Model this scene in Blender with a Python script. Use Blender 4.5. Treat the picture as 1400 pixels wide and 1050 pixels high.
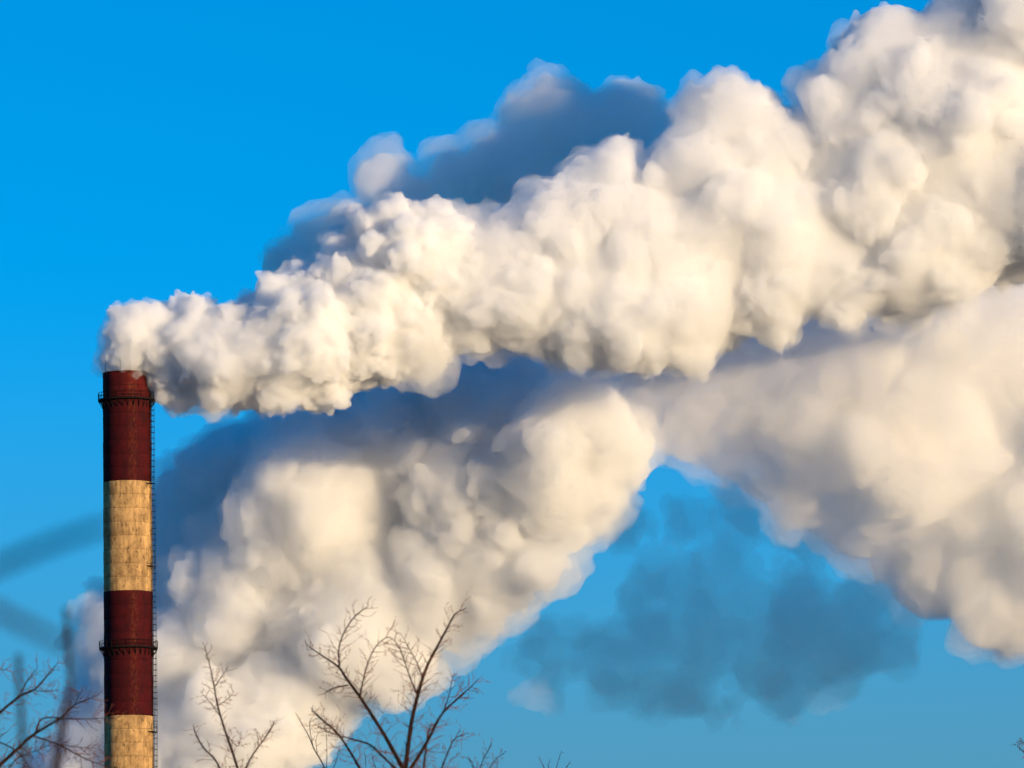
import bpy, math, random
import numpy as np
from mathutils import Vector, Matrix, noise

# ---------------------------------------------------------------- camera, sky, sun, exposure
SC = bpy.context.scene
for o in list(bpy.data.objects):
    bpy.data.objects.remove(o)
COL = SC.collection
R = math.radians

W, H = 1400.0, 1050.0            # the photograph's own pixels, used to measure it
FPX = 9000.0                     # focal length in those pixels (a long telephoto)
EYE = Vector((0.0, 0.0, 1.7))
PITCH, ROLL = R(7.45), R(-0.80)
fwd = Vector((0, math.cos(PITCH), math.sin(PITCH)))
right0, up0 = Vector((1, 0, 0)), Vector((0, -math.sin(PITCH), math.cos(PITCH)))
right = right0 * math.cos(ROLL) + up0 * math.sin(ROLL)
up = up0 * math.cos(ROLL) - right0 * math.sin(ROLL)

cam_data = bpy.data.cameras.new('camera')
cam = bpy.data.objects.new('camera', cam_data)
COL.objects.link(cam)
cam.matrix_world = Matrix(((right.x, up.x, -fwd.x, EYE.x), (right.y, up.y, -fwd.y, EYE.y),
                           (right.z, up.z, -fwd.z, EYE.z), (0, 0, 0, 1)))
cam_data.sensor_width = 36.0
cam_data.lens = 36.0 * FPX / W
cam_data.clip_start = 0.5
cam_data.clip_end = 60000
cam_data.dof.use_dof = True
cam_data.dof.focus_distance = 905.0
cam_data.dof.aperture_fstop = 5.6
SC.camera = cam

SUN_AZ, SUN_EL = R(135.0), R(5.8)     # clockwise from the view direction (+Y); behind and to the right
sun_dir = Vector((math.sin(SUN_AZ) * math.cos(SUN_EL), math.cos(SUN_AZ) * math.cos(SUN_EL), math.sin(SUN_EL)))
world = bpy.data.worlds.new('World')
SC.world = world
world.use_nodes = True
wn, wl = world.node_tree.nodes, world.node_tree.links
wn.clear()
sky = wn.new('ShaderNodeTexSky')
sky.sky_type = 'NISHITA'
sky.sun_disc = False
sky.sun_elevation = SUN_EL
sky.sun_rotation = SUN_AZ
sky.air_density, sky.dust_density, sky.ozone_density = 1.0, 0.0, 2.0
tc = wn.new('ShaderNodeTexCoord')
lift = wn.new('ShaderNodeVectorMath'); lift.operation = 'MULTIPLY_ADD'
lift.inputs[1].default_value = (1, 1, 1.3)
lift.inputs[2].default_value = (0, 0, 0.14)
nrm = wn.new('ShaderNodeVectorMath'); nrm.operation = 'NORMALIZE'
wl.new(tc.outputs['Generated'], lift.inputs[0])
wl.new(lift.outputs[0], nrm.inputs[0])
wl.new(nrm.outputs[0], sky.inputs['Vector'])
hsv = wn.new('ShaderNodeHueSaturation')
hsv.inputs['Saturation'].default_value = 1.75
hsv.inputs['Hue'].default_value = 0.515
hsv.inputs['Value'].default_value = 1.25
wl.new(sky.outputs[0], hsv.inputs['Color'])
sep = wn.new('ShaderNodeSeparateXYZ')
wl.new(tc.outputs['Generated'], sep.inputs[0])
hz = wn.new('ShaderNodeMapRange'); hz.interpolation_type = 'SMOOTHSTEP'   # the dull teal band above the horizon
hz.inputs['From Min'].default_value = 0.04
hz.inputs['From Max'].default_value = 0.152
hz.inputs['To Min'].default_value = 1.0
hz.inputs['To Max'].default_value = 0.0
wl.new(sep.outputs[2], hz.inputs['Value'])
hm = wn.new('ShaderNodeMix'); hm.data_type = 'RGBA'
hm.inputs['B'].default_value = (0.39, 1.16, 1.68, 1)
wl.new(hz.outputs[0], hm.inputs['Factor'])
wl.new(hsv.outputs[0], hm.inputs['A'])
bg = wn.new('ShaderNodeBackground')
bg.inputs['Strength'].default_value = 0.15
wo = wn.new('ShaderNodeOutputWorld')
wl.new(hm.outputs['Result'], bg.inputs['Color'])
wl.new(bg.outputs[0], wo.inputs['Surface'])

sun_data = bpy.data.lights.new('sun', 'SUN')
sun_data.energy = 3.65
sun_data.angle = R(0.5)
sun_data.color = (1.0, 0.755, 0.45)
sun = bpy.data.objects.new('sun', sun_data)
sun.rotation_euler = (-sun_dir).to_track_quat('-Z', 'Y').to_euler()
COL.objects.link(sun)

SC.view_settings.view_transform = 'Standard'
SC.view_settings.look = 'None'
SC.view_settings.exposure = 0.75
SC.view_settings.gamma = 1.0
SC.view_settings.use_curve_mapping = False
SC.render.engine = 'CYCLES'
cy = SC.cycles
cy.max_bounces = 20
cy.diffuse_bounces = 6
cy.glossy_bounces = 2
cy.volume_bounces = 17
cy.use_denoising = True
cy.use_adaptive_sampling = True
cy.adaptive_threshold = 0.05
cy.adaptive_min_samples = 10


def at(px, py, y):
    """The point in the place that lies y metres ahead, seen at a pixel of the photograph."""
    d = fwd + right * ((px - W / 2) / FPX) + up * ((H / 2 - py) / FPX)
    return EYE + d * (y / d.y)


# ---------------------------------------------------------------- helpers
def tag(o, label=None, cat=None, group=None, kind=None):
    if label: o['label'] = label
    if cat: o['category'] = cat
    if group: o['group'] = group
    if kind: o['kind'] = kind
    return o


def empty(name, loc):
    o = bpy.data.objects.new(name, None)
    o.location = loc
    COL.objects.link(o)
    return o


def link(name, me, mat=None, parent=None, loc=(0, 0, 0)):
    o = bpy.data.objects.new(name, me)
    COL.objects.link(o)
    if mat is not None and not me.materials:
        me.materials.append(mat)
    if parent is not None:
        o.parent = parent
    o.location = loc
    return o


class MB:
    """Collects tubes, boxes and lathes into one mesh."""
    def __init__(self):
        self.v, self.f = [], []

    def tube(self, pts, rad, n=6, cap=True):
        pts = [Vector(p) for p in pts]
        if len(pts) < 2: return self
        b0 = len(self.v)
        t = (pts[1] - pts[0]).normalized()
        a = t.orthogonal().normalized()
        for i, p in enumerate(pts):
            if i == 0: t = pts[1] - pts[0]
            elif i == len(pts) - 1: t = pts[-1] - pts[-2]
            else: t = pts[i + 1] - pts[i - 1]
            t = t.normalized()
            a = (a - t * a.dot(t))
            a = a.normalized() if a.length > 1e-6 else t.orthogonal().normalized()
            b = t.cross(a)
            r = rad[i] if hasattr(rad, '__len__') else rad
            for k in range(n):
                w = 2 * math.pi * k / n
                self.v.append(p + (a * math.cos(w) + b * math.sin(w)) * r)
        for i in range(len(pts) - 1):
            for k in range(n):
                q = b0 + i * n
                self.f.append((q + k, q + (k + 1) % n, q + n + (k + 1) % n, q + n + k))
        if cap:
            self.f.append(tuple(b0 + k for k in reversed(range(n))))
            q = b0 + (len(pts) - 1) * n
            self.f.append(tuple(q + k for k in range(n)))
        return self

    def box(self, c, s, ang=0.0):
        b0 = len(self.v)
        ca, sa = math.cos(ang), math.sin(ang)
        for dx in (-.5, .5):
            for dy in (-.5, .5):
                for dz in (-.5, .5):
                    x, y = dx * s[0], dy * s[1]
                    self.v.append(Vector((c[0] + x * ca - y * sa, c[1] + x * sa + y * ca, c[2] + dz * s[2])))
        for q in ((0, 1, 3, 2), (4, 6, 7, 5), (0, 4, 5, 1), (2, 3, 7, 6), (0, 2, 6, 4), (1, 5, 7, 3)):
            self.f.append(tuple(b0 + k for k in q))
        return self

    def lathe(self, prof, n=64, closed=True):
        """Revolve the profile [(r, z)...] round the z axis; a closed profile gives a ring."""
        b0, m = len(self.v), len(prof)
        for k in range(n):
            w = 2 * math.pi * k / n
            for r, z in prof:
                self.v.append(Vector((r * math.cos(w), r * math.sin(w), z)))
        for k in range(n):
            k2 = (k + 1) % n
            for i in range(m if closed else m - 1):
                i2 = (i + 1) % m
                self.f.append((b0 + k * m + i, b0 + k2 * m + i, b0 + k2 * m + i2, b0 + k * m + i2))
        return self

    def mesh(self, name, smooth=False, angle=None):
        me = bpy.data.meshes.new(name)
        me.from_pydata([tuple(v) for v in self.v], [], self.f)
        me.validate()
        if smooth:
            me.polygons.foreach_set('use_smooth', [True] * len(me.polygons))
        if angle is not None:
            me.set_sharp_from_angle(angle=R(angle))
        me.update()
        return me

    def build(self, name, mat, parent=None, loc=(0, 0, 0), smooth=False, angle=None):
        return link(name, self.mesh(name, smooth, angle), mat, parent, loc)


# ---------------------------------------------------------------- materials
def new_mat(name):
    m = bpy.data.materials.new(name)
    m.use_nodes = True
    nt = m.node_tree
    nt.nodes.clear()
    out = nt.nodes.new('ShaderNodeOutputMaterial')
    return m, nt, nt.nodes, nt.links, out


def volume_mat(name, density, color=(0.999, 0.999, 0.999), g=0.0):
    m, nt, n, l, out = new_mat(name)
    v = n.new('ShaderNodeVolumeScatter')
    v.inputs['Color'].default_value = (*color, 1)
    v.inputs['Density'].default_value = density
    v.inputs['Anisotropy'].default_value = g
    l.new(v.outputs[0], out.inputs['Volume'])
    return m


def plain_mat(name, color, rough=0.9, var=0.25, scale=3.0, spec=0.2, metallic=0.0):
    m, nt, n, l, out = new_mat(name)
    b = n.new('ShaderNodeBsdfPrincipled')
    tc, nz = n.new('ShaderNodeTexCoord'), n.new('ShaderNodeTexNoise')
    nz.inputs['Scale'].default_value = scale
    nz.inputs['Detail'].default_value = 5
    l.new(tc.outputs['Object'], nz.inputs['Vector'])
    mx = n.new('ShaderNodeMix'); mx.data_type = 'RGBA'
    mx.inputs['A'].default_value = (*[c * (1 - var) for c in color], 1)
    mx.inputs['B'].default_value = (*[min(1, c * (1 + var)) for c in color], 1)
    l.new(nz.outputs[0], mx.inputs['Factor'])
    l.new(mx.outputs['Result'], b.inputs['Base Color'])
    b.inputs['Roughness'].default_value = rough
    b.inputs['Specular IOR Level'].default_value = spec
    b.inputs['Metallic'].default_value = metallic
    l.new(b.outputs[0], out.inputs['Surface'])
    return m


M_BARK = plain_mat('bark', (0.024, 0.012, 0.009), 0.9, 0.3, 6.0, 0.1)
M_TWIG = plain_mat('young_bark', (0.14, 0.046, 0.020), 0.9, 0.3, 6.0, 0.1)
M_STEEL = plain_mat('dark_painted_steel', (0.011, 0.008, 0.008), 0.8, 0.3, 2.0, 0.05)
M_GROUND = plain_mat('winter_ground', (0.20, 0.18, 0.15), 1.0, 0.3, 0.02, 0.0)
M_FLUE = plain_mat('sooty_flue_lining', (0.03, 0.027, 0.025), 1.0, 0.2, 1.0, 0.0)
M_CORE = None


def core_mat():
    m, nt, n, l, out = new_mat('dense_steam')
    d = n.new('ShaderNodeBsdfDiffuse')
    d.inputs['Color'].default_value = (0.97, 0.97, 0.97, 1)
    d.inputs['Roughness'].default_value = 1.0
    l.new(d.outputs[0], out.inputs['Surface'])
    return m


M_CORE = core_mat()


def skin_mat(name, color, through):
    """Opaque steam: part of the light is thrown back, part passes on into the cloud."""
    m, nt, n, l, out = new_mat(name)
    d, t, x = n.new('ShaderNodeBsdfDiffuse'), n.new('ShaderNodeBsdfTranslucent'), n.new('ShaderNodeMixShader')
    d.inputs['Color'].default_value = (*color, 1)
    d.inputs['Roughness'].default_value = 0.6
    t.inputs['Color'].default_value = (*color, 1)
    x.inputs[0].default_value = through
    l.new(d.outputs[0], x.inputs[1])
    l.new(t.outputs[0], x.inputs[2])
    l.new(x.outputs[0], out.inputs['Surface'])
    return m


# ---------------------------------------------------------------- the ground
g = MB()
g.v = [Vector((-30000, -20000, 0)), Vector((30000, -20000, 0)), Vector((30000, 40000, 0)), Vector((-30000, 40000, 0))]
g.f = [(0, 1, 2, 3)]
tag(g.build('ground', M_GROUND), 'flat winter ground far below the frame', 'ground', kind='structure')

# ---------------------------------------------------------------- the chimney
CH = at(173.2, 512, 900)
CX, CY, ZTOP = CH.x, 900.0, CH.z


def zpx(py):
    return at(175, py, 900).z


def shaft_r(z):
    """Outer radius of the shaft: nearly straight in view, spreading towards the foot."""
    d = ZTOP - z
    return 3.30 + 0.0016 * d + 2.2 * max(0.0, (d - 60) / 60.0) ** 1.5


def paint_mat(name, col, dirt, streak, joint, wear=0.0, wear_col=(0.45, 0.26, 0.10), flat=1.0):
    m, nt, n, l, out = new_mat(name)
    b = n.new('ShaderNodeBsdfPrincipled')
    b.inputs['Roughness'].default_value = 0.85
    b.inputs['Specular IOR Level'].default_value = 0.15
    b.inputs['Diffuse Roughness'].default_value = flat
    geo, tc_ = n.new('ShaderNodeNewGeometry'), n.new('ShaderNodeTexCoord')

    def noise_at(scale_vec, scale, detail, rough=0.6):
        vm = n.new('ShaderNodeVectorMath'); vm.operation = 'MULTIPLY'
        vm.inputs[1].default_value = scale_vec
        l.new(geo.outputs['Position'], vm.inputs[0])
        z = n.new('ShaderNodeTexNoise')
        z.inputs['Scale'].default_value = scale
        z.inputs['Detail'].default_value = detail
        z.inputs['Roughness'].default_value = rough
        l.new(vm.outputs[0], z.inputs['Vector'])
        return z.outputs[0]

    def ramp(src, lo, hi):
        r = n.new('ShaderNodeMapRange')
        r.inputs['From Min'].default_value = lo
        r.inputs['From Max'].default_value = hi
        l.new(src, r.inputs['Value'])
        return r.outputs[0]

    def mul(x, y):
        q = n.new('ShaderNodeMath'); q.operation = 'MULTIPLY'
        l.new(x, q.inputs[0])
        if isinstance(y, float): q.inputs[1].default_value = y
        else: l.new(y, q.inputs[1])
        return q.outputs[0]

    def mix(fac, A, B):
        x = n.new('ShaderNodeMix'); x.data_type = 'RGBA'
        l.new(fac, x.inputs['Factor'])
        if isinstance(A, tuple): x.inputs['A'].default_value = (*A, 1)
        else: l.new(A, x.inputs['A'])
        x.inputs['B'].default_value = (*B, 1)
        return x.outputs['Result']

    streaks = ramp(noise_at((1, 1, 0.11), 1.9, 6, 0.75), 0.43, 0.70)
    blotch = ramp(noise_at((1, 1, 0.6), 0.8, 7, 0.7), 0.42, 0.68)
    specks = ramp(noise_at((1, 1, 0.5), 3.2, 3, 0.6), 0.58, 0.70)
    c = mix(mul(streaks, streak * 0.7), col, dirt)
    c = mix(mul(blotch, streak * 0.85), c, dirt)
    c = mix(mul(specks, streak * 0.9), c, tuple(x * 0.55 for x in dirt))
    if joint:
        sp = n.new('ShaderNodeSeparateXYZ')
        l.new(tc_.outputs['Object'], sp.inputs[0])
        low = n.new('ShaderNodeMapRange')
        low.inputs['From Min'].default_value, low.inputs['From Max'].default_value = 0.16, 0.02
        l.new(sp.outputs[2], low.inputs['Value'])
        c = mix(mul(mul(low.outputs[0], ramp(noise_at((1, 1, 0.3), 1.1, 3), 0.30, 0.6)), joint), c, tuple(x * 0.4 for x in dirt))
    if wear:
        # a strip of worn paint down the side, where the old hoist track ran
        sp2 = n.new('ShaderNodeSeparateXYZ')
        l.new(geo.outputs['Position'], sp2.inputs[0])
        q = n.new('ShaderNodeMath'); q.operation = 'SUBTRACT'
        l.new(sp2.outputs[0], q.inputs[0]); q.inputs[1].default_value = CX + 0.95
        ab = n.new('ShaderNodeMath'); ab.operation = 'ABSOLUTE'
        l.new(q.outputs[0], ab.inputs[0])
        strip = ramp(ab.outputs[0], 0.75, 0.25)
        c = mix(mul(mul(strip, ramp(noise_at((1.2, 1.2, 0.6), 3.2, 4, 0.7), 0.44, 0.68)), wear), c, wear_col)
    l.new(c, b.inputs['Base Color'])
    bp = n.new('ShaderNodeBump')
    bp.inputs['Strength'].default_value = 0.35
    bp.inputs['Distance'].default_value = 0.05
    l.new(noise_at((1, 1, 0.8), 2.5, 6), bp.inputs['Height'])
    l.new(bp.outputs[0], b.inputs['Normal'])
    l.new(b.outputs[0], out.inputs['Surface'])
    return m


M_RED = paint_mat('weathered_red_paint', (0.060, 0.0024, 0.0036), (0.018, 0.002, 0.004), 0.8, 0.4, 0.5, (0.14, 0.036, 0.012), 0.0)
M_RED_TOP = paint_mat('faded_red_paint', (0.095, 0.0065, 0.006), (0.028, 0.003, 0.004), 0.8, 0.5, 0.35, (0.26, 0.08, 0.03), 0.0)
M_CREAM = paint_mat('weathered_cream_paint', (0.60, 0.380, 0.160), (0.15, 0.080, 0.034), 0.95, 0.35, 0.0, flat=0.7)
M_JOINT = plain_mat('grimy_joint', (0.07, 0.045, 0.025), 1.0, 0.3, 2.0, 0.0)
M_JOINT_RED = plain_mat('grimy_red_joint', (0.022, 0.005, 0.005), 1.0, 0.3, 2.0, 0.0)

chimney = tag(empty('chimney', (CX, CY, 0)), 'tall factory chimney with dark red and cream bands and a caged ladder', 'chimney')


def band(z1, z0, n, mat, name, lab, mat_first=None):
    """A painted band: an inner tube with the poured concrete rings proud of it, their joints recessed."""
    tube = MB()
    e = 0.05
    tube.lathe([(shaft_r(z0) - e, z0), (shaft_r(z1) - e, z1), (shaft_r(z1) - 0.42, z1), (shaft_r(z0) - 0.42, z0)], 72)
    o = tube.build(name, M_JOINT if mat is M_CREAM else M_JOINT_RED, chimney, smooth=True, angle=40)
    o['label'] = lab
    h = (z1 - z0) / n
    for i in range(n):
        gap = 0.007 if mat is M_CREAM else 0.005
        a, b_ = z0 + i * h + gap, z0 + (i + 1) * h - gap
        ra, rb = shaft_r(a), shaft_r(b_)
        j = 0.012 * (((i * 7) % 3) - 1)
        k = MB().lathe([(ra - 0.045, 0), (ra - 0.015 + j, 0.0), (ra + j, 0.03), (rb + j, b_ - a - 0.03), (rb - 0.015 + j, b_ - a), (rb - 0.045, b_ - a)], 96)
        k.build('concrete_ring', mat_first if (mat_first and i >= n - 2) else mat, o, (0, 0, a), smooth=True, angle=50)


band(ZTOP, zpx(660), 8, M_RED, 'shaft_band', 'topmost dark red band under the smoke', M_RED_TOP)
band(zpx(660) - .002, zpx(810), 8, M_CREAM, 'shaft_band', 'streaked cream band between the two red bands')
band(zpx(810) - .002, zpx(980), 9, M_RED, 'shaft_band', 'lower dark red band with a gallery round it')
band(zpx(980) - .002, zpx(1130), 8, M_CREAM, 'shaft_band', 'cream band cut by the lower edge of the picture')
low = MB()
zz = [zpx(1130) - .002 - i * (zpx(1130) - 0.0) / 12 for i in range(13)]
low.lathe([(shaft_r(z), z) for z in zz] + [(shaft_r(z) - 0.5, z) for z in reversed(zz)], 72)
low.build('shaft_foot', M_RED, chimney, smooth=True, angle=40)
cap = MB().lathe([(3.28, ZTOP + .003), (3.34, ZTOP + .02), (3.34, ZTOP + .14), (3.24, ZTOP + .17), (2.79, ZTOP + .17), (2.79, ZTOP - 0.9), (2.87, ZTOP - 0.9), (2.87, ZTOP + .003)], 96)
cap.build('rim', M_RED_TOP, chimney, smooth=True, angle=40)
fl = MB().lathe([(2.86, ZTOP - .2), (2.86, ZTOP - 24), (0.001, ZTOP - 24), (0.001, ZTOP - 24.2), (2.865, ZTOP - 24.2), (2.868, ZTOP - .2)], 48)
fl.build('flue', M_FLUE, chimney, smooth=True, angle=40)
for k, wdeg in enumerate((-102, -78, -30, 30, 80, 110, 150, -150)):
    w = R(wdeg)
    x, y = 3.26 * math.cos(w), 3.26 * math.sin(w)
    MB().tube([(x, y, ZTOP - 1.2), (x, y, ZTOP + 1.9), (x, y, ZTOP + 2.3)], [.03, .03, .008], 6).build('lightning_rod', M_STEEL, chimney)

LAD = R(-17)          # where the ladder runs: on the sunny side, a little towards the camera


def gallery(py, outer, name, lab):
    z = zpx(py)
    r0 = shaft_r(z) + 0.025
    r1 = r0 + outer
    deck = MB().lathe([(r0, z), (r1, z), (r1, z + .09), (r0, z + .09)], 72)
    o = deck.build(name, M_STEEL, chimney, smooth=True, angle=30)
    o['label'] = lab
    rim_ = MB().lathe([(r1 - .02, z + .09), (r1 + .02, z + .09), (r1 + .02, z + .24), (r1 - .02, z + .24)], 72)
    rim_.build('toe_board', M_STEEL, o, smooth=True, angle=30)
    for i, hh in enumerate((0.62, 1.12)):
        MB().lathe([(r1 + .035 * math.cos(t), z + hh + .035 * math.sin(t)) for t in (0, 1.57, 3.14, 4.71)], 72).build('hand_rail', M_STEEL, o, smooth=True)
    post = MB().tube([(r1, 0, z + .05), (r1, 0, z + 1.14)], .035, 6).mesh('post')
    br = MB()
    br.tube([(r0 - .02, 0, z - 0.95), (r1 - .05, 0, z - .03)], .05, 6)
    br.tube([(r0 + .02, 0, z - 1.05), (r0 + .02, 0, z - .02)], .05, 6)
    brm = br.mesh('bracket')
    for k in range(28):
        for nm, me in (('post', post), ('bracket', brm)):
            q = link(nm, me, M_STEEL, o)
            q.rotation_euler = (0, 0, 2 * math.pi * (k + .5) / 28)
    return o


gallery(549, 0.62, 'gallery', 'upper steel gallery ring below the chimney rim')
gallery(888, 0.62, 'gallery', 'lower steel gallery ring round the second red band')

ladder = MB()
r_l = 3.46 + 0.28
zl0, zl1 = zpx(1200), ZTOP - 0.5
ca, sa = math.cos(LAD), math.sin(LAD)


def on_ladder(out, side, z):
    r = shaft_r(z) + out
    return Vector((r * ca - side * sa, r * sa + side * ca, z))


for sd in (-.24, .24):
    ladder.tube([on_ladder(.20, sd, zl0), on_ladder(.20, sd, zpx(860)), on_ladder(.20, sd, zl1 + 1.2)], .04, 6)
lad = ladder.build('ladder', M_STEEL, chimney)
z = zl0 + .2
rung = MB()
while z < zl1 + .9:
    rung.tube([on_ladder(.20, -.24, z), on_ladder(.20, .24, z)], .022, 5)
    z += 0.36
rg = rung.build('rungs', M_STEEL, lad); rg['kind'] = 'stuff'
hoop = MB()
hp = [Vector((0.20 + .22 + .27 * math.cos(t), .32 * math.sin(t), 0)) for t in [R(d) for d in range(-135, 136, 15)]]
hoop.tube(hp, .032, 5)
hm_ = hoop.mesh('cage_hoop')
z = zl0 + 1.0
while z < zl1:
    q = link('cage_hoop', hm_, M_STEEL, lad)
    r = shaft_r(z)
    q.location = (r * ca, r * sa, z)
    q.rotation_euler = (0, 0, LAD)
    z += 0.78
for t in (-100, -50, 0, 50, 100):
    o_, s_ = 0.42 + .27 * math.cos(R(t)), .32 * math.sin(R(t))
    MB().tube([on_ladder(o_, s_, zl0 + 1.0), on_ladder(o_, s_, zl1 - .1)], .022, 5).build('cage_strap', M_STEEL, lad)
z = zl0 + 1.5
tie = MB().tube([(-.02, -.24, 0), (.20, -.24, 0), (.20, .24, 0), (-.02, .24, 0)], .03, 5).mesh('wall_tie')
while z < zl1:
    q = link('wall_tie', tie, M_STEEL, lad)
    q.location = (shaft_r(z) * ca, shaft_r(z) * sa, z); q.rotation_euler = (0, 0, LAD)
    z += 2.3
for py in (663, 776, 1002):
    zp, p = zpx(py), MB()
    r = shaft_r(zp) + .03
    wang = LAD - R(9)
    c_, s_ = math.cos(wang), math.sin(wang)
    p.box(((r + .30) * c_, (r + .30) * s_, zp), (.60, 1.5, .07), wang)
    for d in (-.72, 0, .72):
        bx_, by_ = (r + .57) * c_ - d * s_, (r + .57) * s_ + d * c_
        p.tube([(bx_, by_, zp), (bx_, by_, zp + 1.05)], .03, 5)
        p.tube([(r * c_ - d * s_, r * s_ + d * c_, zp - .6), (bx_, by_, zp)], .03, 5)
    for hh in (.5, 1.05):
        p.tube([((r + .57) * c_ - d * s_, (r + .57) * s_ + d * c_, zp + hh) for d in (-.72, .72)], .03, 5)
    p.build('rest_platform', M_STEEL, chimney)

# ---------------------------------------------------------------- the smoke
def blob_tree(name, voxel, warp, seed, blur):
    """Geometry nodes: points with radii -> one closed surface, gently warped."""
    ng = bpy.data.node_groups.new(name, 'GeometryNodeTree')
    ng.interface.new_socket('Geometry', in_out='INPUT', socket_type='NodeSocketGeometry')
    ng.interface.new_socket('Geometry', in_out='OUTPUT', socket_type='NodeSocketGeometry')
    N, L = ng.nodes, ng.links
    gi, go = N.new('NodeGroupInput'), N.new('NodeGroupOutput')
    at_ = N.new('GeometryNodeInputNamedAttribute'); at_.data_type = 'FLOAT'
    at_.inputs['Name'].default_value = 'rad'
    mp = N.new('GeometryNodeMeshToPoints')
    L.new(gi.outputs[0], mp.inputs['Mesh'])
    L.new(at_.outputs[0], mp.inputs['Radius'])
    pv = N.new('GeometryNodePointsToVolume')
    pv.resolution_mode = 'VOXEL_SIZE'
    pv.inputs['Voxel Size'].default_value = voxel
    pv.inputs['Density'].default_value = 1.0
    L.new(mp.outputs[0], pv.inputs['Points'])
    L.new(at_.outputs[0], pv.inputs['Radius'])
    vm = N.new('GeometryNodeVolumeToMesh')
    vm.resolution_mode = 'GRID'
    vm.inputs['Threshold'].default_value = 0.3
    L.new(pv.outputs[0], vm.inputs['Volume'])
    geo = vm.outputs[0]
    if blur:                                   # soften the creases between puffs
        sp = N.new('GeometryNodeSetPosition')
        ps = N.new('GeometryNodeInputPosition')
        bl = N.new('GeometryNodeBlurAttribute'); bl.data_type = 'FLOAT_VECTOR'
        bl.inputs['Iterations'].default_value = blur
        vin = [i for i in bl.inputs if i.name == 'Value' and i.enabled][0]
        L.new(ps.outputs[0], vin)
        L.new(geo, sp.inputs['Geometry'])
        L.new([q for q in bl.outputs if q.enabled][0], sp.inputs['Position'])
        geo = sp.outputs[0]
    for k, (amp, scale) in enumerate(warp):
        sp = N.new('GeometryNodeSetPosition')
        nz = N.new('ShaderNodeTexNoise')
        nz.inputs['Scale'].default_value = scale
        nz.inputs['Detail'].default_value = 2.5
        ps = N.new('GeometryNodeInputPosition')
        ad = N.new('ShaderNodeVectorMath'); ad.operation = 'ADD'
        ad.inputs[1].default_value = (seed * 13.1 + k * 7.7, seed * 5.3, k * 3.1)
        L.new(ps.outputs[0], ad.inputs[0])
        L.new(ad.outputs[0], nz.inputs['Vector'])
        sb = N.new('ShaderNodeVectorMath'); sb.operation = 'SUBTRACT'
        sb.inputs[1].default_value = (0.5, 0.5, 0.5)
        L.new(nz.outputs['Color'], sb.inputs[0])
        sc_ = N.new('ShaderNodeVectorMath'); sc_.operation = 'SCALE'
        sc_.inputs['Scale'].default_value = amp * 2
        L.new(sb.outputs[0], sc_.inputs[0])
        L.new(geo, sp.inputs['Geometry'])
        L.new(sc_.outputs[0], sp.inputs['Offset'])
        geo = sp.outputs[0]
    L.new(geo, go.inputs[0])
    return ng


def blob_mesh(name, pts, rad, voxel, warp, seed, origin, blur=1):
    me = bpy.data.meshes.new(name + '_seed')
    me.from_pydata([tuple(p) for p in pts], [], [])
    a = me.attributes.new('rad', 'FLOAT', 'POINT')
    a.data.foreach_set('value', rad)
    o = bpy.data.objects.new(name + '_seed', me)
    COL.objects.link(o)
    ng = blob_tree(name, voxel, warp, seed, blur)
    md = o.modifiers.new('b', 'NODES')
    md.node_group = ng
    dg = bpy.context.evaluated_depsgraph_get()
    res = bpy.data.meshes.new_from_object(o.evaluated_get(dg), depsgraph=dg)
    bpy.data.objects.remove(o)
    bpy.data.meshes.remove(me)
    bpy.data.node_groups.remove(ng)
    res.name = name
    res.transform(Matrix.Translation(-Vector(origin)))
    res.materials.clear()
    res.polygons.foreach_set('use_smooth', [True] * len(res.polygons))
    res.update()
    return res


def fib(n, rng):
    i = np.arange(n) + rng.random()
    z = 1 - 2 * i / n
    ph = i * 2.399963 + rng.random() * 6.28
    s = np.sqrt(np.maximum(0, 1 - z * z))
    return np.stack([s * np.cos(ph), s * np.sin(ph), z], 1)


def grow(P, Rr, n, lo, hi, rng, out=0.85, jit=0.35, rmin=0.0, keep=0.75):
    """Child puffs sitting on the skin of the parent puffs."""
    cp, cr = [], []
    for p, r in zip(P, Rr):
        if r < rmin: continue
        d = fib(n, rng) + rng.normal(0, jit, (n, 3))
        d /= np.linalg.norm(d, axis=1)[:, None]
        k = rng.random(n) < keep
        s = lo * (hi / lo) ** (rng.random(n) ** 1.3) * r
        q = p + d * (r * out * rng.uniform(0.9, 1.08, n))[:, None]
        cp.append(q[k]); cr.append(s[k])
    cp, cr = np.concatenate(cp), np.concatenate(cr)
    return cp, cr


def exposed(P, Rr, bP, bR, f=0.80):
    """Drop puffs that lie deep inside other puffs."""
    keep = np.ones(len(P), bool)
    for i in range(0, len(P), 4000):
        d = np.linalg.norm(P[i:i + 4000, None, :] - bP[None], axis=2)
        keep[i:i + 4000] = ((d + Rr[i:i + 4000, None] * f) > bR[None] * 1.0).all(1)
    return P[keep], Rr[keep]


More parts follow.
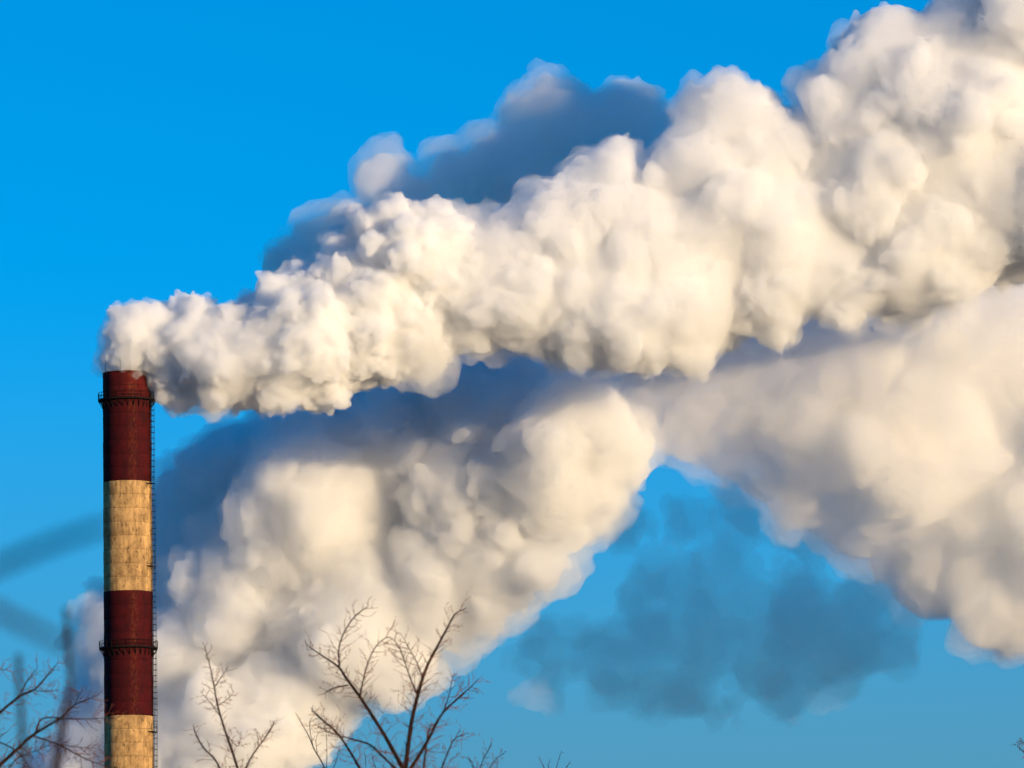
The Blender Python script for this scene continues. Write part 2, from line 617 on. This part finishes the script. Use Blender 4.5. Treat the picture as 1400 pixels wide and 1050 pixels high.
def plume(circles, depth, seed, label, density, levels, voxel, warp, erode, core_voxel, drift=0.0, name='smoke_plume',
          color=(0.999, 0.999, 0.999), shrink=0.86, thick=0.35, core=True, extra=(), g=0.0, blur=1, sss=0.4, root=None, veil=None):
    rng = np.random.default_rng(seed)
    P, Rr = [], []
    for c in circles:
        cx, cy_, r = c[:3]
        y = depth + (c[3] if len(c) > 3 else rng.uniform(-thick, thick) * r / 10) + drift * (cx - 175) / 10
        P.append(at(cx, cy_, y)); Rr.append(r / FPX * y * shrink)
    P, Rr = np.array(P), np.array(Rr)
    allP, allR = [P], [Rr]
    p, r = P, Rr
    for (n, lo, hi, out, rmin, keep) in levels:
        p, r = grow(p, r, n, lo, hi, rng, out, 0.35, rmin, keep)
        p, r = exposed(p, r, P, Rr)
        allP.append(p); allR.append(r)
    for (cx, cy_, rr, dy) in extra:
        q = at(cx, cy_, depth + dy)
        allP.append(np.array([q])); allR.append(np.array([rr / FPX * (depth + dy)]))
    A, B = np.concatenate(allP), np.concatenate(allR)
    base = Vector(P[np.argmin(P[:, 0])])
    if root is None:
        root = tag(empty(name, base), label, 'smoke')
    base = Vector(root.location)
    me = blob_mesh('billows', A, B, voxel, warp, seed, base, blur)
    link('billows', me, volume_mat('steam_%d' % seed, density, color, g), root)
    n_in = len(me.polygons)
    if veil:
        # thin torn vapour round the dense billows
        grow_by, v_density, v_voxel, v_warp = veil
        pick = rng.random(len(A)) < np.where(B > 3.0, 1.0, 0.45)
        me3 = blob_mesh('vapour', A[pick], B[pick] + grow_by * rng.uniform(0.2, 1.6, pick.sum()), v_voxel, v_warp, seed + 50, base, 1)
        vp = link('vapour', me3, volume_mat('vapour_%d' % seed, v_density, color, g), root)
        vp['kind'] = 'stuff'
    if core:
        cr = B - erode
        k = cr > core_voxel * 1.2
        me2 = blob_mesh('dense_heart', A[k], cr[k], core_voxel, warp, seed, base)
        hrt = link('dense_heart', me2, skin_mat('dense_steam_%d' % seed, tuple(c * .993 for c in color), sss), root)
        hrt['kind'] = 'stuff'
        print('plume', seed, 'puffs', len(A), 'faces', n_in, 'core', len(me2.polygons))
    return root


FRONT = [(175, 516, 24, 0), (160, 503, 17, 0), (190, 504, 19, 0), (175, 498, 32, 0), (156, 486, 22, 0), (146, 500, 9, 0), (172, 478, 34, 0), (198, 500, 26, 0), (214, 520, 20), (228, 535, 22), (250, 548, 24), (290, 552, 24), (188, 462, 44), (222, 462, 52), (262, 480, 72), (310, 488, 78), (355, 487, 78), (400, 470, 95), (430, 448, 84),
         (470, 455, 92), (510, 420, 100), (545, 372, 104), (592, 368, 96), (560, 440, 78), (640, 400, 90), (620, 358, 74), (690, 390, 100),
         (700, 345, 70), (750, 400, 98), (765, 325, 80), (810, 395, 108), (830, 258, 64), (805, 320, 90), (865, 425, 95), (880, 330, 100),
         (930, 400, 112), (970, 330, 110), (990, 175, 74), (936, 185, 26), (960, 245, 84), (1045, 225, 78), (1085, 205, 54), (1060, 320, 120),
         (1050, 395, 78), (1130, 350, 95), (1160, 375, 72), (1165, 180, 90), (1125, 125, 44), (1225, 105, 100), (1200, 250, 130),
         (1235, 345, 100), (1295, 325, 100), (1305, 180, 150), (1335, 80, 112), (1400, 250, 160), (1420, 50, 140), (1520, 200, 170), (1560, 60, 150)]
front = plume([c for c in FRONT if c[0] < 600], 900, 3, 'thick cream white smoke pouring from the striped chimney mouth', 1.05,
              [(44, .24, .50, .81, 0, .92), (24, .20, .52, .92, .6, .88), (16, .28, .6, 1.0, .45, .7)], 0.20, [(2.2, 0.06), (1.2, 0.16), (0.32, 0.8), (0.10, 2.0)], 2.2, 0.6, drift=0.05, shrink=0.83, sss=0.4,
              veil=(0.45, 0.28, 0.30, [(2.2, 0.06), (1.5, 0.2), (0.5, 0.6)]))
plume([c for c in FRONT if c[0] > 555], 900, 4, '', 0.55,
      [(46, .22, .48, .77, 0, .92), (24, .20, .52, .91, .7, .85), (14, .28, .6, 1.0, .6, .65)], 0.25, [(2.4, 0.06), (1.3, 0.16), (0.32, 0.7)], 3.8, 0.9, drift=0.05, shrink=0.86, sss=0.4, root=front, thick=0.12,
      veil=(0.8, 0.16, 0.45, [(2.4, 0.06), (2.0, 0.16), (0.7, 0.5)]))

LOWER = [(128, 965, 36), (196, 820, 44), (200, 1010, 110), (180, 880, 76), (262, 905, 120), (238, 760, 72), (300, 1010, 120),
         (240, 690, 48), (300, 655, 66), (350, 800, 140), (335, 640, 88), (395, 955, 100), (450, 700, 150), (420, 600, 90), (500, 850, 125),
         (545, 890, 76), (600, 800, 105), (680, 785, 72), (550, 620, 110), (650, 680, 128), (735, 770, 56), (760, 650, 105), (700, 560, 90),
         (800, 570, 84), (832, 605, 66), (782, 715, 46), (640, 530, 70), (520, 560, 80), (600, 522, 58), (680, 508, 52), (555, 548, 60), (120, 1080, 90), (220, 1160, 120)]
plume(LOWER, 978, 7, 'broad billowing cream smoke bank behind the chimney and the forked tree', 0.42,
      [(46, .22, .48, .80, 0, .92), (24, .2, .52, .92, .8, .85), (14, .3, .6, 1.0, .7, .65)], 0.36, [(3.0, 0.05), (1.8, 0.13), (0.5, 0.5)], 5.5, 1.3, shrink=0.82, drift=-0.5, blur=1, sss=0.4, thick=0.18,
      veil=(1.1, 0.12, 0.5, [(3.0, 0.05), (2.4, 0.14), (0.9, 0.45)]))

UPPER = [(392, 362, 34), (415, 345, 38), (436, 322, 42), (475, 315, 46), (525, 243, 42), (560, 295, 70), (625, 245, 52), (665, 228, 52), (722, 180, 46), (755, 148, 48),
         (720, 250, 90), (800, 200, 84), (860, 162, 54), (892, 172, 46), (885, 260, 80), (800, 320, 90), (620, 350, 80), (1055, 137, 22), (965, 260, 80),
         (1080, 240, 90), (1180, 90, 50), (1230, 160, 120), (520, 390, 70), (650, 470, 80), (760, 450, 100), (640, 520, 34), (900, 460, 80), (1010, 430, 80), (1120, 420, 70)]
plume(UPPER, 970, 11, 'blue shaded smoke rising behind the top of the cream plume', 0.38,
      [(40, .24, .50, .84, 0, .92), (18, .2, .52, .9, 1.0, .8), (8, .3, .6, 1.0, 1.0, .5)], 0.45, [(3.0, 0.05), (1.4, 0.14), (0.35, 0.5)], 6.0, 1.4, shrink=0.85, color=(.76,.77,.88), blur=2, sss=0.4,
      veil=(1.2, 0.09, 0.6, [(3.0, 0.05), (2.4, 0.14), (0.8, 0.45)]))

RIGHT = [(905, 520, 74), (945, 600, 48), (1000, 622, 52), (1042, 665, 38), (880, 560, 50), (958, 575, 66), (985, 510, 90), (1050, 560, 86), (1100, 625, 76), (1085, 685, 44), (1150, 560, 120), (1180, 700, 76), (1250, 600, 140),
         (1275, 765, 86), (1350, 700, 150), (1350, 815, 76), (1392, 862, 46), (1460, 750, 150), (1080, 480, 90), (1200, 480, 120), (1300, 480, 130), (1400, 500, 150), (1540, 600, 170), (1560, 780, 120), (1670, 680, 170), (1700, 520, 170), (1820, 640, 190)]  # outermost unseen puffs on the right added to shade the thin smoke
plume(RIGHT, 957, 17, 'hazy peach smoke bank at the right edge below the cream plume', 0.20,
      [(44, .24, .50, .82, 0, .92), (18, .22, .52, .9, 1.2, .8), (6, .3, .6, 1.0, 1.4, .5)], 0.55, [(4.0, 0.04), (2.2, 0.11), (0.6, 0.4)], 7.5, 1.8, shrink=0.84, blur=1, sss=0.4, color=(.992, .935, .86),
      veil=(1.4, 0.06, 0.8, [(4.0, 0.04), (3.4, 0.11), (1.4, 0.3)]))

SHRED = [(104, 872, 24), (126, 848, 28), (88, 880, 16), (128, 905, 24), (148, 825, 36), (158, 870, 40), (132, 800, 20), (170, 790, 30), (100, 905, 14), (112, 925, 16)]
plume(SHRED, 1085, 29, 'small dark blue scrap of smoke beside the lower red band of the chimney', 0.22,
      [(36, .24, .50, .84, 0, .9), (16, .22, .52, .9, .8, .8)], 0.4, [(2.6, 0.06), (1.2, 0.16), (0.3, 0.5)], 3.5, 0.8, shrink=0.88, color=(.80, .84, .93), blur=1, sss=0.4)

wr = random.Random(4)
WISP = [(740, 945, 34, -18), (752, 925, 30, -14), (764, 958, 26, -16)]
for (x0, y0, x1, y1, n_, r0, r1) in ((715, 850, 850, 970, 12, 24, 46), (820, 860, 1100, 960, 30, 30, 58), (1050, 840, 1250, 920, 24, 30, 52),
                                     (830, 690, 1010, 900, 26, 24, 56), (980, 680, 1190, 880, 28, 24, 56), (1100, 780, 1230, 900, 14, 30, 56), (930, 950, 1050, 990, 7, 16, 28)):
    for _ in range(n_):
        WISP.append((wr.uniform(x0, x1), wr.uniform(y0, y1), wr.uniform(r0, r1), wr.uniform(-8, 8)))
plume(WISP, 1024, 23, 'thin blue shreds of smoke in the open sky patch', 0.065,
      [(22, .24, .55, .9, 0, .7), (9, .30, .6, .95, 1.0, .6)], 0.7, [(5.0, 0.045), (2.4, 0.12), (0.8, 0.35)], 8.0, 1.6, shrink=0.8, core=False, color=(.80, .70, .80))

# ---------------------------------------------------------------- the bare trees
def smooth_path(pts, k=5):
    """Catmull-Rom through the given points (each with its radius as the last entry)."""
    P = [np.array(p, float) for p in pts]
    P = [2 * P[0] - P[1]] + P + [2 * P[-1] - P[-2]]
    out = []
    for i in range(1, len(P) - 2):
        for t in np.linspace(0, 1, k, endpoint=False):
            a, b, c, d = P[i - 1], P[i], P[i + 1], P[i + 2]
            out.append(.5 * ((2 * b) + (c - a) * t + (2 * a - 5 * b + 4 * c - d) * t * t + (3 * b - a - 3 * c + d) * t ** 3))
    out.append(P[-2])
    return out


def bare_tree(label, depth, limbs, trunk_px, trunk_r, seed, twig_px=26, step=8.0, twig_r=0.55, group=None, trunk_join=None, sub=True, thick=0.74):
    """limbs: lists of (px, py, radius in px) measured on the photograph, set out in depth round the tree's own axis."""
    rnd = random.Random(seed)
    m = depth / FPX                                     # metres per photo pixel at this distance
    foot = at(trunk_px, 1050, depth); foot.z = 0
    root = tag(empty('bare_tree', foot), label, 'tree', group)
    join = at(*(trunk_join or (trunk_px, 1085)), depth)
    tr = MB()
    zs = [0, .3, 1.5, join.z * .5, join.z]
    xs = [foot.x + rnd.uniform(-.05, .05) * i for i in range(4)] + [join.x]
    tr.tube([Vector((x, depth, z_)) - foot for x, z_ in zip(xs, zs)], [trunk_r * f for f in (1.5, 1.15, 1.0, .85, .6)], 10)
    tr.build('trunk', M_BARK, root, smooth=True)
    tw = MB()

    def twig(p, d, length, r, lev):
        n = 4
        pts, rad = [p], [r]
        for i in range(n):
            d = (d + Vector((rnd.gauss(0, .10), rnd.gauss(0, .10), rnd.gauss(.03, .10)))).normalized()
            p = p + d * (length / n)
            pts.append(p); rad.append(max(r * (1 - .75 * (i + 1) / n), .0022))
            if sub and lev > 0 and rnd.random() < .5:
                a = d.orthogonal().normalized()
                a = (Matrix.Rotation(rnd.uniform(0, 6.28), 3, d) @ a)
                twig(p, (d * .75 + a * .75).normalized(), length * rnd.uniform(.3, .55), r * .62, lev - 1)
        tw.tube(pts, rad, 4, cap=False)

    for li, L_ in enumerate(limbs):
        start_free = L_[0][1] >= 1040                   # limbs cut by the frame's lower edge run on down to the trunk
        dy0, dy1 = rnd.uniform(-.4, .4), rnd.uniform(-14, 14) * m * 6
        sm = smooth_path(L_)
        pts, rad = [], []
        if start_free:
            pts.append(join - foot); rad.append(max(L_[0][2] * 1.3 * m, .01))
        for i, (x, y, r) in enumerate(sm):
            f = i / (len(sm) - 1)
            pts.append(at(x, y, depth + (dy1 * f if start_free else dy0 * f)) - foot); rad.append(max(r * m * thick, .003))
        MB().tube(pts, rad, 7).build('limb', M_BARK, root, smooth=True)
        # twigs along the limb, alternating sides
        acc, side = rnd.uniform(0, step), 1
        for i in range(1, len(pts)):
            seg = (pts[i] - pts[i - 1])
            ln = seg.length / m
            acc += ln
            while acc > step:
                acc -= step * rnd.uniform(.6, 1.5)
                t = rnd.random()
                p = pts[i - 1] + seg * t
                d = seg.normalized()
                side = -side
                perp = Vector((-d.z, 0, d.x)) * side
                ang = rnd.uniform(.55, 1.25)
                dd = d * math.cos(ang) + (perp * rnd.uniform(.6, 1) + Vector((0, rnd.uniform(-.8, .8), 0))).normalized() * math.sin(ang)
                fade = 1 - .45 * (i / len(pts))
                twig(p, dd.normalized(), twig_px * m * fade * rnd.uniform(.35, 1.25), twig_r * m * rnd.uniform(.7, 1.3), 2)
    t = tw.build('twigs', M_TWIG, root)
    t['kind'] = 'stuff'
    return root


MAIN = [[(553, 1055, 4.2), (530, 1013, 3.7), (511, 982, 3.4), (490, 950, 3.0), (473, 927, 2.6), (464, 913, 2.2), (446, 900, 1.6), (425, 886, .9), (418, 880, .5)],
        [(464, 913, 1.7), (463, 889, 1.5), (468, 870, 1.3), (476, 855, 1.2), (487, 841, 1.3), (504, 828, .5)],
        [(492, 951, 1.6), (497, 928, 1.4), (504, 903, 1.2), (514, 884, 1.0), (524, 874, .9), (533, 871, .5)],
        [(476, 937, 1.4), (462, 939, 1.3), (450, 944, 1.4), (443, 949, .6)],
        [(554, 1055, 4.6), (558, 1020, 4.2), (563, 985, 3.8), (572, 947, 3.3), (583, 913, 2.8), (600, 880, 2.3), (612, 858, 1.9), (622, 840, 1.4), (638, 831, .5)],
        [(571, 950, 1.5), (562, 930, 1.3), (555, 910, 1.1), (547, 888, 1.0), (540, 877, .8), (530, 870, .5)],
        [(578, 928, 1.2), (570, 906, 1.0), (560, 888, .8), (548, 866, .4)],
        [(559, 1055, 3.6), (583, 1016, 2.9), (603, 978, 2.2), (627, 954, 1.6), (645, 938, 1.0), (655, 927, .5)],
        [(606, 974, 1.3), (614, 950, 1.0), (618, 930, .7), (621, 920, .4)],
        [(550, 1060, 2.6), (520, 1031, 2.2), (505, 1018, 1.9), (480, 1010, 1.5), (455, 1003, 1.1), (430, 990, .6)],
        [(497, 1060, 2.6), (480, 1030, 2.3), (461, 1002, 2.0), (445, 988, 1.7), (432, 976, 1.6), (425, 968, .6)],
        [(578, 1060, 2.4), (581, 1035, 2.0), (585, 1005, 1.6), (590, 990, .6)],
        [(600, 1060, 1.8), (612, 1030, 1.4), (622, 1010, 1.1), (640, 1002, .5)]]
bare_tree('bare forked tree in front of the cream smoke, tallest of the trees', 120, MAIN, 554, .16, 5, twig_px=31, step=4.8, twig_r=.60)

SAPL = [[(328, 1062, 2.6), (320, 1035, 2.3), (306, 994, 2.0), (297, 962, 1.7), (293, 940, 1.4), (288, 915, 1.1), (281, 888, .7), (278, 880, .4)],
        [(305, 1062, 2.0), (295, 1040, 1.7), (278, 1022, 1.5), (267, 1002, 1.2), (264, 990, .5)],
        [(330, 1062, 1.9), (345, 1033, 1.6), (358, 1015, 1.3), (370, 997, 1.5), (375, 986, .6)],
        [(298, 965, .9), (312, 955, .7), (320, 945, .4)], [(293, 940, .9), (303, 925, .8), (312, 912, .5)],
        [(300, 978, .9), (287, 960, .7), (276, 948, .4)], [(353, 1022, .9), (352, 1005, .7), (347, 995, .4)], [(310, 1005, .9), (325, 1020, .8), (330, 1000, .4)]]
bare_tree('slender bare sapling just right of the chimney foot', 126, SAPL, 322, .09, 8, twig_px=21, step=4.6, twig_r=.52)

LEFT = [[(-45, 1085, 4.2), (0, 1046, 3.4), (28, 1020, 3.0), (45, 1005, 2.7), (66, 992, 2.3), (85, 980, 1.9), (102, 964, 1.5), (118, 957, 1.1), (136, 949, .5)],
        [(48, 1003, 1.9), (55, 985, 1.6), (68, 981, 1.3), (100, 983, 1.2), (143, 982, .7), (165, 980, .4)],
        [(45, 1006, 1.8), (80, 1018, 1.5), (110, 1034, 1.2), (140, 1046, .8), (165, 1050, .5)],
        [(-40, 1010, 3.0), (0, 974, 2.6), (27, 952, 2.2), (48, 942, 1.8), (66, 922, 1.3), (80, 905, .5)],
        [(27, 952, 1.3), (38, 930, 1.0), (52, 912, .6)], [(45, 944, 1.1), (65, 945, .9), (82, 943, .5)],
        [(102, 964, 1.0), (107, 952, .8), (106, 945, .4)], [(-40, 1000, 1.6), (0, 1015, 1.4), (24, 1028, 1.1), (40, 1048, .8), (50, 1062, .5)],
        [(-40, 905, 1.0), (0, 916, .8), (14, 912, .4)], [(0, 1075, 1.4), (20, 1040, 1.1), (60, 1022, .8), (75, 1015, .4)], [(83, 1018, 1.0), (110, 1022, .8), (140, 1024, .4)]]
bare_tree('bare tree with dark thin branches reaching in left of the chimney', 112, LEFT, -90, .20, 12, twig_px=31, step=4.6, twig_r=.60, trunk_join=(-90, 1120))

SHRUB = [[(448, 1062, 1.5), (440, 1042, 1.3), (430, 1025, 1.1), (422, 1006, .9), (414, 992, .7), (404, 974, .35)],
         [(428, 1020, .7), (424, 1000, .6), (424, 985, .5), (430, 978, .3)], [(434, 1032, .7), (432, 1012, .5), (436, 1000, .3)],
         [(446, 1055, .7), (447, 1030, .6), (446, 1000, .3)], [(450, 1062, .8), (460, 1040, .6), (464, 1020, .3)],
         [(520, 1065, .8), (512, 1045, .6), (508, 1030, .3)], [(500, 1065, .8), (500, 1040, .5), (498, 1028, .3)], [(545, 1065, .7), (538, 1045, .5), (535, 1038, .3)]]
bare_tree('thin sharp twigs of a shrub left of the forked tree', 240, SHRUB, 452, .08, 15, twig_px=12, step=12.0, twig_r=.4, sub=False)

TIPS = [[(652, 1065, 1.2), (660, 1040, 1.0), (668, 1025, .9), (672, 1015, .5)], [(650, 1060, .9), (645, 1042, .7), (636, 1035, .4)], [(664, 1062, 1.0), (676, 1040, .7), (692, 1027, .4)], [(670, 1062, .7), (680, 1046, .5), (678, 1036, .3)]]
bare_tree('short twiggy tree top peeping up right of the forked tree', 118, TIPS, 655, .07, 18, twig_px=14, step=5.0, twig_r=.5)
TIP2 = [[(752, 1066, .8), (744, 1050, .6), (736, 1034, .3)], [(758, 1066, .8), (762, 1045, .5), (768, 1026, .3)], [(762, 1066, .7), (774, 1050, .5), (780, 1040, .3)], [(748, 1066, .6), (750, 1046, .4), (753, 1038, .3)]]
bare_tree('tiny twig tips at the lower edge below the thin smoke', 235, TIP2, 755, .05, 19, twig_px=8, step=10.0, twig_r=.35, sub=False)
TIP3 = [[(1425, 1060, 1.5), (1410, 1040, 1.2), (1398, 1026, .9), (1388, 1018, .5)], [(1430, 1040, 1.2), (1408, 1022, .9), (1396, 1012, .4)]]
bare_tree('blurred branch tip poking in at the lower right corner of the sky', 100, TIP3, 1450, .08, 21, twig_px=16, step=5.0, twig_r=.6)

# branches of a tree close to the camera, thrown out of focus by the long lens
NEAR = [[(-260, 905, 9), (-90, 815, 8), (0, 773, 7.5), (70, 744, 7), (120, 727, 6.5), (152, 716, 5)],
        [(-260, 700, 9), (-80, 795, 8), (0, 838, 7.5), (50, 862, 6.5), (92, 884, 5)]]
near = bare_tree('blurred near branches slanting across the blue sky left of the chimney', 8.0, NEAR, -560, .05, 31, twig_px=1, step=1e9, trunk_join=(-500, 830), thick=1.05)
SHOOT = [[(60, 1110, 8), (76, 1050, 7.5), (86, 990, 5.5), (96, 940, 4.5), (94, 890, 4.2), (90, 832, 4.0)],
         [(45, 1110, 5), (33, 1030, 4.5), (28, 960, 4.2), (25, 895, 4.0)]]
bare_tree('two blurred upright shoots in the lower corner left of the chimney', 20.0, SHOOT, 60, .03, 33, twig_px=1, step=1e9, trunk_join=(58, 1150), thick=0.95)
